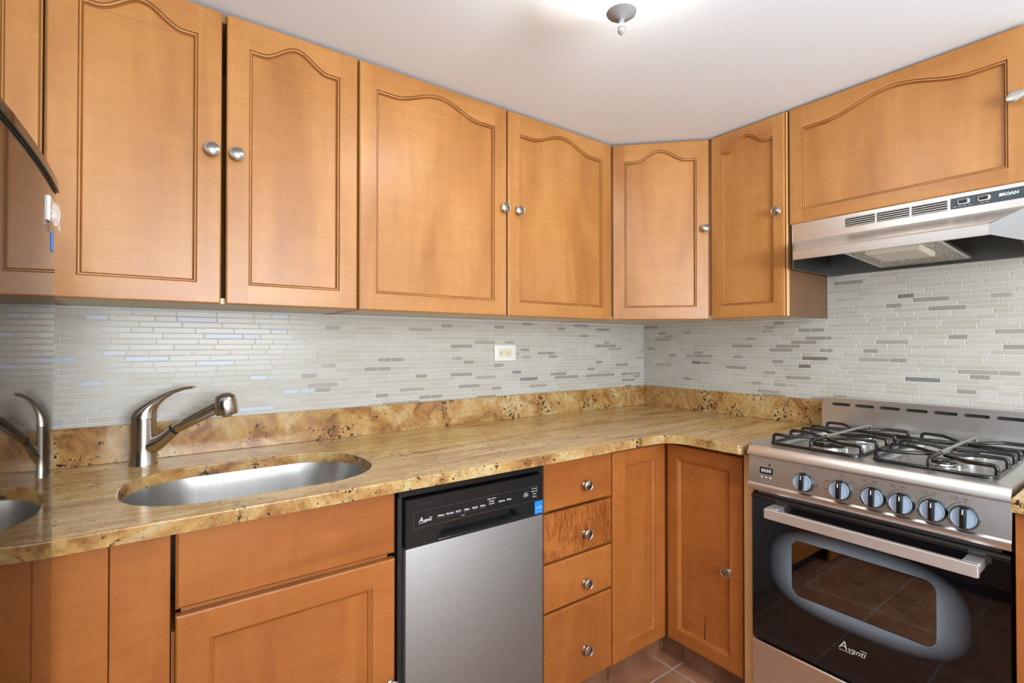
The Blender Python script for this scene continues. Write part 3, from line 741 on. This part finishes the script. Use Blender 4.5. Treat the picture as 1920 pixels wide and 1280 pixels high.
# burners
for nm, x, y, br in (('burner', .168, -.490, .047), ('burner', .168, -.245, .040), ('burner', .452, -.500, .030), ('burner', .452, -.265, .036)):
    b = MB(); b.lathe([(br * 1.9, 0), (br * 1.7, .003), (br * 1.25, .004), (br * 1.05, .004)], STEEL, (x, y, cz - .0098), n=36, cap0=False)
    b.lathe([(br, .0), (br * 1.02, .010), (br * .98, .0125)], CHROME, (x, y, cz - .006), n=36)
    o = b.build(nm, t, smooth=40)
    b = MB(); b.lathe([(br * 1.05, .0), (br * 1.06, .003), (br * 1.0, .006), (br * .5, .0072), (.0003, .0075)], ENAMEL, (x, y, cz + .0068), n=36); b.build('burner_cap', o, smooth=40)
    b = MB(); b.lathe([(.003, 0), (.003, .014), (.0005, .016)], WHITEP, (x + br * 1.3, y - br * .5, cz - .0085), n=10); b.build('igniter', o)
# grates
def grate(x0, x1):
    g = bpy.data.objects.new('grate', None); COL.objects.link(g); g.parent = t
    b = MB(); y0, y1 = -.598, -.120; z0 = cz + .0045; zt = cz + .030; R0 = .0052
    fr = rrect(x0, x1, y0, y1, .022, 6); b.tube([(x, y, z0) for x, y in fr] + [(fr[0][0], fr[0][1], z0)], R0, ENAMEL, 10, False)
    b.build('grate_frame', g, smooth=60)
    xc = (x0 + x1) / 2; yf, yr_ = -.495, -.250
    def finger(x, y, xe, ye, sgn):
        p = [(x, y, z0), (x, y, z0 + .008), (x, y, zt - .008), (x + sgn * .002, y, zt - .003), (x + sgn * .0055, y, zt - .0005), (x + sgn * .010, y, zt), (x + sgn * .055, y, zt), (xe, ye, zt - .004)]
        b = MB(); b.tube(p, [R0, R0, R0, R0, R0, R0, R0, R0 * .9], ENAMEL, 10); b.build('grate_finger', g, smooth=60)
    for sgn, x in ((1, x0), (-1, x1)):
        for y, ye in ((-.572, yf - .006), (-.455, yf + .006), (-.300, yr_ - .006), (-.170, yr_ + .006)): finger(x, y, xc - sgn * .010, ye, sgn)
    b = MB(); y = -.372
    b.tube([(x0, y, z0), (x0, y, zt - .008), (x0 + .003, y, zt - .002), (x0 + .010, y, zt), (x0 + .07, y, zt), (x0 + .10, y, zt - .006), (x1 - .10, y, zt - .006), (x1 - .07, y, zt), (x1 - .010, y, zt), (x1 - .003, y, zt - .002), (x1, y, zt - .008), (x1, y, z0)], R0, ENAMEL, 10)
    b.build('grate_crossbar', g, smooth=60)
    b = MB(); b.tube([(xc, y0, z0), (xc, y0, zt - .010), (xc, y0 + .002, zt - .004), (xc, y0 + .008, zt), (xc, yf - .02, zt), (xc, yf, zt - .001)], R0, ENAMEL, 10)
    b.build('grate_finger', g, smooth=60)
    b = MB(); b.tube([(xc, yf - .002, zt + .002), (xc, y1 - .012, zt + .002), (xc, y1 - .003, zt - .003), (xc, y1, zt - .010), (xc, y1, z0)], R0 * 1.05, simple('spine_metal', (.30, .28, .25), .25, .7), 10)  # spine is lighter and more metallic than the black rods
    b.build('grate_spine', g, smooth=60)
    return g
grate(.038, .288); grate(.324, .574)
# backguard with slots
b = MB()
bo = [(-.018, cz), (WR + .020, cz), (WR + .020, 1.0)] + [(WR - .015 + .035 * math.cos(R(a)), 1.003 + .035 * math.sin(R(a))) for a in range(0, 91, 15)] + [(.017 + .035 * math.cos(R(a)), 1.003 + .035 * math.sin(R(a))) for a in range(90, 181, 15)] + [(-.018, 1.0)]
slots = [rrect(.018 + k * .0786, .018 + k * .0786 + .063, 1.0085, 1.0195, .0054, 5) for k in range(7)]
by = -.078
b.fill(r(bo, by), [r(s_, by) for s_ in slots], STEEL, want=(0, -1, 0))
for s_ in slots: b.rings([r(s_, by), r(inset(s_, .0008), by + .002), r(inset(s_, .0012), by + .010)], STEEL, False, False)
b.rings([r(bo, by), r(bo, by + .05)], STEEL, False, True)
bg = b.build('backguard', t, smooth=30, recalc=False)
b = MB(); b.box(0, WR, by + .010, by + .014, 1.0, 1.027, BLACKM); b.build('slot_backing', bg, smooth=0)
# control panel
b = MB()
pr_ = [(-.644, .889), (-.652, .8885), (-.654, .882), (-.662, .806), (-.667, .801), (-.668, .793), (-.664, .783), (-.655, .779), (-.62, .779), (-.62, .889)]
b.rings([[(0.0, y, z) for y, z in pr_], [(WR, y, z) for y, z in pr_]], STEEL)
pn = b.build('control_panel', t, smooth=30)
tilt = math.atan2(.008, .076)
def py(z): return -.654 - .008 * (.882 - z) / .076
for i, (x, z) in enumerate(((.170, .838), (.268, .838), (.347, .8375), (.409, .837), (.473, .837), (.532, .836))):
    k = thing('knob', '', ''); del k['label']; del k['category']; k.parent = pn; k.location = (x, py(z), z); k.rotation_euler = (-tilt, 0, 0)
    b = MB(); b.lathe([(.0285, 0), (.0285, .006), (.0265, .012), (.0262, .014)], BLACKP, (0, 0, 0), (0, -1, 0), 36); b.build('knob_base', k, smooth=40)
    b = MB()                   # two grey cheeks either side of the grip
    for s_ in (-1, 1):
        pts = [(.0062, -.0222), (.0062, .0205)] + [(.0245 * math.cos(R(a)), .0245 * math.sin(R(a))) for a in (64, 50, 35, 20, 5, -10, -25, -40, -55, -68)]
        pts = [(s_ * x_, z_) for x_, z_ in pts]
        b.rings([[(x_, -.0135, z_) for x_, z_ in pts], [(x_, -.0175, z_) for x_, z_ in pts], [(x_ * .96 + s_ * .0003, -.0185, z_ * .96) for x_, z_ in pts], [(x_ * .85 + s_ * .0012, -.0165, z_ * .86) for x_, z_ in pts]], KNOBG)
    b.build('knob_face', k, smooth=30)
    b = MB(); b.box(-.0064, .0064, -.026, -.010, -.0240, .0225, ENAMEL, .003, 2); b.box(-.001, .001, -.0263, -.0255, .008, .019, WTXT); b.build('knob_grip', k, smooth=40)
    b = MB(); b.text('OFF', .0062, DTXT, onf(x + .0, py(z + .040) - .0006, z + .040, -tilt)); b.build('print', pn, smooth=0, recalc=False); b = MB()
    b.lathe([(.0013, 0), (.0013, .0003)], DTXT, (x, py(z + .034) - .0004, z + .034), (0, -1, 0), 10)
    if i >= 2:
        ar = [(x - .034 * math.sin(R(a)), z + .034 * math.cos(R(a))) for a in range(8, 88, 8)]; al = [(x - .0335 * math.sin(R(a)), z + .0335 * math.cos(R(a))) for a in range(98, 140, 7)]
        for lst, th_ in ((ar, .0006), (al, .0011)):
            for (p, q) in zip(lst[:-1], lst[1:]):
                d_ = Vector((q[0] - p[0], q[1] - p[1])).normalized(); nx, nz = -d_.y * th_, d_.x * th_
                b.face([(p[0] + nx, py(p[1]) - .0005, p[1] + nz), (p[0] - nx, py(p[1]) - .0005, p[1] - nz), (q[0] - nx, py(q[1]) - .0005, q[1] - nz), (q[0] + nx, py(q[1]) - .0005, q[1] + nz)], DTXT)
        q = rrect(x - .026, x - .014, z + .036, z + .043, .001, 2)
        b.fill([(a, py(c) - .0005, c) for a, c in q], [[(a, py(c) - .0005, c) for a, c in inset(q, .0006)]], DTXT)
        dx, dz = ((-.003, -.0015), (-.003, .0015), (.003, -.0015), (.003, .0015))[i - 2]
        b.lathe([(.0012, 0), (.0012, .0003)], DTXT, (x - .020 + dx, py(z + .04) - .0004, z + .0395 + dz), (0, -1, 0), 10)
    elif i == 1:
        for s_, a in (('BROIL', 42), ('500', 68), ('450', 92), ('400', 118), ('350', 142), ('300', -140), ('250', -100), ('WARM', -62)):
            b.build('print', pn, smooth=0, recalc=False); b = MB(); b.text(s_, .0046, DTXT, onf(x + .040 * math.sin(R(a)), py(z + .036 * math.cos(R(a))) - .0006, z + .036 * math.cos(R(a)), -tilt))
    else:
        b.build('print', pn, smooth=0, recalc=False); b = MB(); b.lathe([(.0022, 0), (.0022, .0003), (.0012, .0003)], DTXT, (x + .035, py(z) - .0004, z - .002), (0, -1, 0), 12)
    b.build('print', pn, smooth=0, recalc=False)
b = MB(); q = rrect(.036, .077, .838, .858, .002, 3); b.rings([[(a, py(c), c) for a, c in q], [(a, py(c) - .0008, c) for a, c in q]], BLACKP)
b.text('8888', .0145, LED, onf(.0565, py(.848) - .0012, .848, -tilt), spacing=1.12)
o = b.build('display', pn, smooth=0); o['label'] = 'black clock display with white digits'
for x in (.043, .0565, .070):
    b = MB(); b.lathe([(.0022, 0), (.002, .0012), (.0003, .0014)], WTXT, (x, py(.828), .828), (0, -1, 0), 12); b.face([(x - .0013, py(.8335) - .0005, .8325), (x + .0013, py(.8335) - .0005, .8325), (x, py(.8335) - .0005, .835)], DTXT); b.build('button', pn, smooth=40)
b = MB(); b.box(.062, .069, py(.867) - .0004, py(.867) + .0004, .8635, .8705, DTXT); b.text('M', .006, STEEL, onf(.0655, py(.867) - .0008, .867, -tilt)); b.build('panel_symbol', pn, smooth=0)
# oven door: black glass sheet with a window opening
dy = -.648; dz0, dz1 = .308, .768
b = MB(); ow = rrect(.002, WR - .002, dz0, dz1, .008, 4)
win = rrect(.128, .474, .490, .656, .026, 7)
f_out = [(.301 + .252 * math.copysign(abs(math.cos(a)) ** (2 / 2.9), math.cos(a)), .571 + .135 * math.copysign(abs(math.sin(a)) ** (2 / 2.9), math.sin(a))) for a in [2 * PI * k / 72 for k in range(72)]]
b.fill(r(inset(ow, .003), dy), [r(f_out, dy)], BGLASS, want=(0, -1, 0))
b.rings([r(ow, dy + .045), r(ow, dy + .004), r(inset(ow, .003), dy)], BGLASS, False, False)
b.fill(r(f_out, dy), [r(win, dy)], FRIT, want=(0, -1, 0))
b.rings([r(win, dy), r(inset(win, .001), dy + .004), r(inset(win, .004), dy + .04)], BLACKP, False, False)
b.fill(r(ow, dy + .045), [r(inset(win, .004), dy + .045)], BLACKM, want=(0, 1, 0))
od = b.build('oven_door', t, smooth=30, recalc=False)
b = MB(); b.rings([[(a, dy + .002, c) for a, c in inset(win, .0012)]], OVGLASS, False, True); b.build('oven_window', od, smooth=0)
logo(od, .288, .398, .0225, dy - .0006, GTXT)
b = MB(); hz = .733
b.rings([[(.075 - .0, y, z) for y, z in ((-.712, hz - .016), (-.698, hz - .016), (-.698, hz + .014), (-.712, hz + .014))], [(.565, y, z) for y, z in ((-.712, hz - .016), (-.698, hz - .016), (-.698, hz + .014), (-.712, hz + .014))]], ALU)
bmesh.ops.bevel(b.bm, geom=list(b.bm.edges), offset=.002, segments=2, affect='EDGES')
b.box(.075, .107, -.699, dy, hz - .008, hz + .014, ALU, .001); b.box(.533, .565, -.699, dy, hz - .008, hz + .014, ALU, .001)
b.build('handle', od, smooth=40)
b = MB(); b.rings([[(.004, y, z) for y, z in ((-.630, .768), (-.648, .766), (-.652, .760), (-.649, .752), (-.640, .748))], [(WR - .004, y, z) for y, z in ((-.630, .768), (-.648, .766), (-.652, .760), (-.649, .752), (-.640, .748))]], ENAMEL)
b.build('door_top_trim', od, smooth=40)
# oven inside: rack with its plastic wrap
b = MB(); cav = simple('oven_cavity', (.42, .30, .21), .45)
for (a, c, y0, y1, z0, z1) in ((.025, .585, -.13, -.12, .35, .75), (.025, .03, -.59, -.12, .35, .75), (.58, .585, -.59, -.12, .35, .75), (.025, .585, -.59, -.12, .345, .35), (.025, .585, -.59, -.12, .75, .755)): b.box(a, c, y0, y1, z0, z1, cav)
b.build('oven_cavity', t, smooth=0)
g = bpy.data.objects.new('oven_rack', None); COL.objects.link(g); g.parent = t
b = MB(); b.tube([(.035, -.555, .488), (.575, -.555, .488), (.575, -.15, .488), (.035, -.15, .488), (.035, -.555, .488)], .003, RACKW, 8)
for k in range(15): b.tube([(.065 + k * .034, -.555, .488), (.065 + k * .034, -.15, .488)], .002, RACKW, 6)
b.build('rack_wires', g, smooth=50)
b = MB(); rng = random.Random(3); rows = []
for j in range(14):
    rows.append([(.055 + i * .5 / 60 + rng.gauss(0, .0015), -.560 + j * .0115 + rng.gauss(0, .002), .4935 + rng.gauss(0, .0035) + .004 * math.sin(i * .5 + j)) for i in range(61)])
b.rings(rows, FILM, False, False, closed=False); o = b.build('plastic_wrap', g, smooth=0); o['label'] = 'crinkled clear plastic wrap'
# storage drawer
b = MB(); q = rrect(.002, WR - .002, .055, .300, .006, 3); b.rings([r(q, dy + .05), r(q, dy + .003), r(inset(q, .003), dy)], STEEL); b.build('storage_drawer', t, smooth=35)

# ------------------------------------------------------------------ range hood
t = thing('range_hood', 'stainless steel range hood under the short cabinet', 'range hood', (0, -.955, 0), RR)
WH = .612
inn = .058
prof = [(-.330, 1.6825), (-.330, 1.618), (-.334, 1.614), (-.440, 1.5665), (-.446, 1.5655), (-.450, 1.561), (-.450, 1.534), (-.444, 1.533)]
xs0 = [0, 0, 0.001, inn - .004, inn - .001, inn, inn, inn]
b = MB()
b.rings([[(x, y, z) for x, (y, z) in zip(xs0, prof)], [(WH - x, y, z) for x, (y, z) in zip(xs0, prof)]], STEEL, False, False, closed=False)
b.box(0.0, WH, -.3295, -.006, 1.676, 1.6826, STEEL)
b.build('canopy', t, smooth=30)
for s_ in (0, 1):
    X = lambda x: x if s_ == 0 else WH - x
    b = MB(); 
    out = [(X(0), -.006, 1.519), (X(.0), -.330, 1.521), (X(inn), -.4495, 1.534), (X(inn), -.4495, 1.561), (X(.001), -.331, 1.615), (X(0), -.330, 1.682), (X(0), -.006, 1.682)]
    inn_ = [(x + (.0015 if s_ == 0 else -.0015), y + .0005, z) for x, y, z in out]
    b.rings([out[0:2] + [out[5], out[6]], inn_[0:2] + [inn_[5], inn_[6]]], HOODS); b.rings([[out[1], out[2], out[3], out[4]], [inn_[1], inn_[2], inn_[3], inn_[4]]], HOODS)
    b.rings([[out[1], out[4], out[5]], [inn_[1], inn_[4], inn_[5]]], HOODS)
    b.box(X(.001), X(.012), -.330, -.008, 1.519, 1.5205, HOODS)
    b.build('side_panel', t, smooth=0)
b = MB(); b.box(.004, WH - .004, -.325, -.008, 1.668, 1.674, HOOD_IN); b.box(.004, WH - .004, -.012, -.008, 1.520, 1.668, HOOD_IN); b.box(.0025, .004, -.325, -.012, 1.523, 1.668, HOOD_IN); b.box(WH - .004, WH - .0025, -.325, -.012, 1.523, 1.668, HOOD_IN)
b.box(.004, WH - .004, -.028, -.012, 1.519, 1.5205, HOOD_IN); b.lathe([(.003, 0), (.003, .001)], BLACKM, (.035, -.0122, 1.60), (0, -1, 0), 10)
b.build('inner_shell', t, smooth=0)
fl = bpy.data.objects.new('grease_filter', None); COL.objects.link(fl); fl.parent = t
def fz(y): return 1.5285 + (-.045 - y) * .052
b = MB(); fx0, fx1, fy0, fy1 = .186, .441, -.385, -.045
for (a, c, d_, e) in ((fx0, fx1, fy0, fy0 + .008), (fx0, fx1, fy1 - .008, fy1), (fx0, fx0 + .010, fy0, fy1), (fx1 - .010, fx1, fy0, fy1)):
    q = [(a, d_), (c, d_), (c, e), (a, e)]; b.rings([[(x, y, fz(y) - .001) for x, y in q], [(x, y, fz(y) + .008) for x, y in q]], STEEL)
b.build('filter_frame', fl, smooth=0)
b = MB(); q = [(fx0 + .01, fy0 + .008), (fx1 - .01, fy0 + .008), (fx1 - .01, fy1 - .008), (fx0 + .01, fy1 - .008)]; b.rings([[(x, y, fz(y) + .001) for x, y in q], [(x, y, fz(y) + .006) for x, y in q]], FMESH); b.build('filter_mesh', fl, smooth=0)
b = MB(); q = [(.246, -.37), (.386, -.37), (.386, -.215), (.246, -.215)]; qi = inset(q, .006)
b.rings([[(x, y, fz(y) + .002) for x, y in q], [(x, y, fz(y) - .010) for x, y in q], [(x, y, fz(y) - .014) for x, y in qi]], simple('lens_plastic', (.62, .57, .47), .35)); b.build('light_lens', t, smooth=0)
for g_ in range(3):            # three louvred vents
    x0 = .174 + g_ * .0915; v = bpy.data.objects.new('vent', None); COL.objects.link(v); v.parent = t
    b = MB(); b.box(x0, x0 + .086, -.3312, -.3302, 1.640, 1.671, BLACKM); b.build('vent_recess', v, smooth=0)
    for k in range(5):
        b = MB(); z = 1.6405 + k * .0066; b.rings([[(x, y, zz) for y, zz in ((-.3312, z), (-.3345, z + .0005), (-.3340, z + .0026), (-.3312, z + .0030))] for x in (x0, x0 + .086)], STEEL); b.build('louvre', v, smooth=0)
cp = bpy.data.objects.new('switch_panel', None); COL.objects.link(cp); cp.parent = t
navy = simple('switch_plate', (.035, .05, .062), .35)
b = MB(); b.box(.450, .605, -.3325, -.3303, 1.640, 1.6715, navy, .001)
for x0 in (.457, .468, .479, .490, .516, .527): b.box(x0, x0 + .007, -.3328, -.3324, 1.6445, 1.6455, GTXT)
b.build('switch_plate', cp, smooth=0)
for x in (.480, .524):
    b = MB(); q = rrect(x - .0135, x + .0135, 1.650, 1.664, .005, 5); b.rings([r(q, -.3325), r(q, -.3345), r(inset(q, .0015), -.335)], GTXT)
    b.box(x - .010, x + .009, -.339, -.3345, 1.6525, 1.6625, BLACKP, .002, 2); b.build('rocker_switch', cp, smooth=40)
label('logo', cp, 'BROAN', .5735, 1.657, .0115, WTXT, -.3331, .15, .0004)

# ------------------------------------------------------------------ refrigerator (its gloss door bows towards the range)
t = thing('refrigerator', 'glossy refrigerator with a bowed door at the left edge', 'refrigerator', (-2.70, -1.05, 0))
def bow(y): return -.14 * y * y - .243 * y - 2.434
ys = [-.752 - .60 * k / 40 for k in range(41)]
def bowed(z0, z1, d0, m, name, parent, m_under=None, y_a=None):
    b = MB(); yy = ys
    front = [(bow(y) + d0 + 2.70, y + 1.05) for y in yy]
    # round the two vertical edges of the door a little
    p = [(front[0][0] - .03, front[0][1])] + [(front[0][0] - .004, front[0][1]), (front[0][0] - .0008, front[0][1] - .0015)] + front[1:-1] + [(front[-1][0] - .004, front[-1][1]), (front[-1][0] - .03, front[-1][1])]
    b.rings([[(x, y, z0) for x, y in p], [(x, y, z1) for x, y in p]], m, False, False)
    b.fill([(x, y, z1) for x, y in p], [], m); b.fill([(x, y, z0) for x, y in p], [], m_under or m)
    return b.build(name, parent, smooth=35)
fd = bowed(.07, 1.482, 0, FRIDGE, 'door', t)
bowed(1.4823, 1.4848, .0008, BLACKM, 'door_seal', t)
bowed(1.485, 1.497, .0045, FRIDGE, 'top_cap', t)
b = MB(); b.box(-.42, .328, -.30, .2975, .05, 1.480, simple('fridge_side', (.03, .03, .03), .45)); b.box(-.40, .30, -.28, .28, 0, .05, BLACKM); b.build('refrigerator_body', t, smooth=0)
yb = -.835; xb = bow(yb) + 2.70
b = MB(); b.box(xb - .001, xb + .0030, -.012 + yb + 1.05, .012 + yb + 1.05, 1.424, 1.460, WHITEP, .0018, 2); b.box(xb + .0030, xb + .0042, -.010 + yb + 1.05, .010 + yb + 1.05, 1.426, 1.458, CHROME, .0006); o = b.build('badge', fd, smooth=40); o['label'] = 'small silver badge block'
b = MB(); rng = random.Random(5); rows = []
for j in range(8):
    rows.append([(xb + .0040 + .0045 * math.sin(j / 7 * PI) + rng.gauss(0, .0008), yb + 1.05 + .008 + j * .006 + rng.gauss(0, .0015), 1.456 - i * .0055 - j * .0012 + rng.gauss(0, .001)) for i in range(7)])
b.rings(rows, FILM, False, False, closed=False); o = b.build('protective_film', fd, smooth=0); o['label'] = 'crinkled clear film on the badge'
yb = -.80; b = MB(); b.rings([[(bow(y) + 2.7 + .0004, y + 1.05, z) for y, z in ((yb - .010, 1.386), (yb + .010, 1.386), (yb + .010, 1.414), (yb - .010, 1.414))], [(bow(y) + 2.7 + .0010, y + 1.05, z) for y, z in ((yb - .010, 1.386), (yb + .010, 1.386), (yb + .010, 1.414), (yb - .010, 1.414))]], BLUE); o = b.build('energy_sticker', fd, smooth=0); o['label'] = 'small blue sticker'

# ------------------------------------------------------------------ ceiling lamp
t = thing('ceiling_lamp', 'flush ceiling lamp with glowing glass bowl and nickel finial', 'ceiling lamp', (-1.372, -1.070, ZC))
b = MB(); b.lathe([(.168, -.0005), (.170, -.008), (.160, -.020), (.13, -.024)], NICKEL, n=48); b.build('ceiling_pan', t, smooth=40)
b = MB(); b.lathe([(.130, -.020), (.141, -.022), (.1415, -.031), (.139, -.034), (.135, -.034)], NICKEL, (-.012, .009, 0), n=56, cap0=False, cap1=False); b.build('rim_band', t, smooth=40)
b = MB(); rb = .150
pf = [(.1345, -.031), (.1345, -.038), (.134, -.052), (.128, -.066), (.115, -.076), (.09, -.085), (.05, -.093), (.006, -.097)]
b.lathe(pf, ALAB, (-.012, .009, 0), n=56, cap0=False, cap1=False); b.build('glass_bowl', t, smooth=60)
b = MB(); gm = simple('satin_silver', (.30, .30, .30), .5, spec=.3)
b.lathe([(.026, -.086), (.0285, -.096), (.0295, -.102), (.0335, -.114), (.0355, -.124), (.0335, -.133), (.0240, -.140), (.0110, -.1445), (.0065, -.148), (.0060, -.158), (.0085, -.163), (.0090, -.166), (.0070, -.1685), (.0088, -.171), (.0075, -.176), (.0035, -.180), (.0003, -.183)], gm, n=32)
b.build('finial', t, smooth=40)
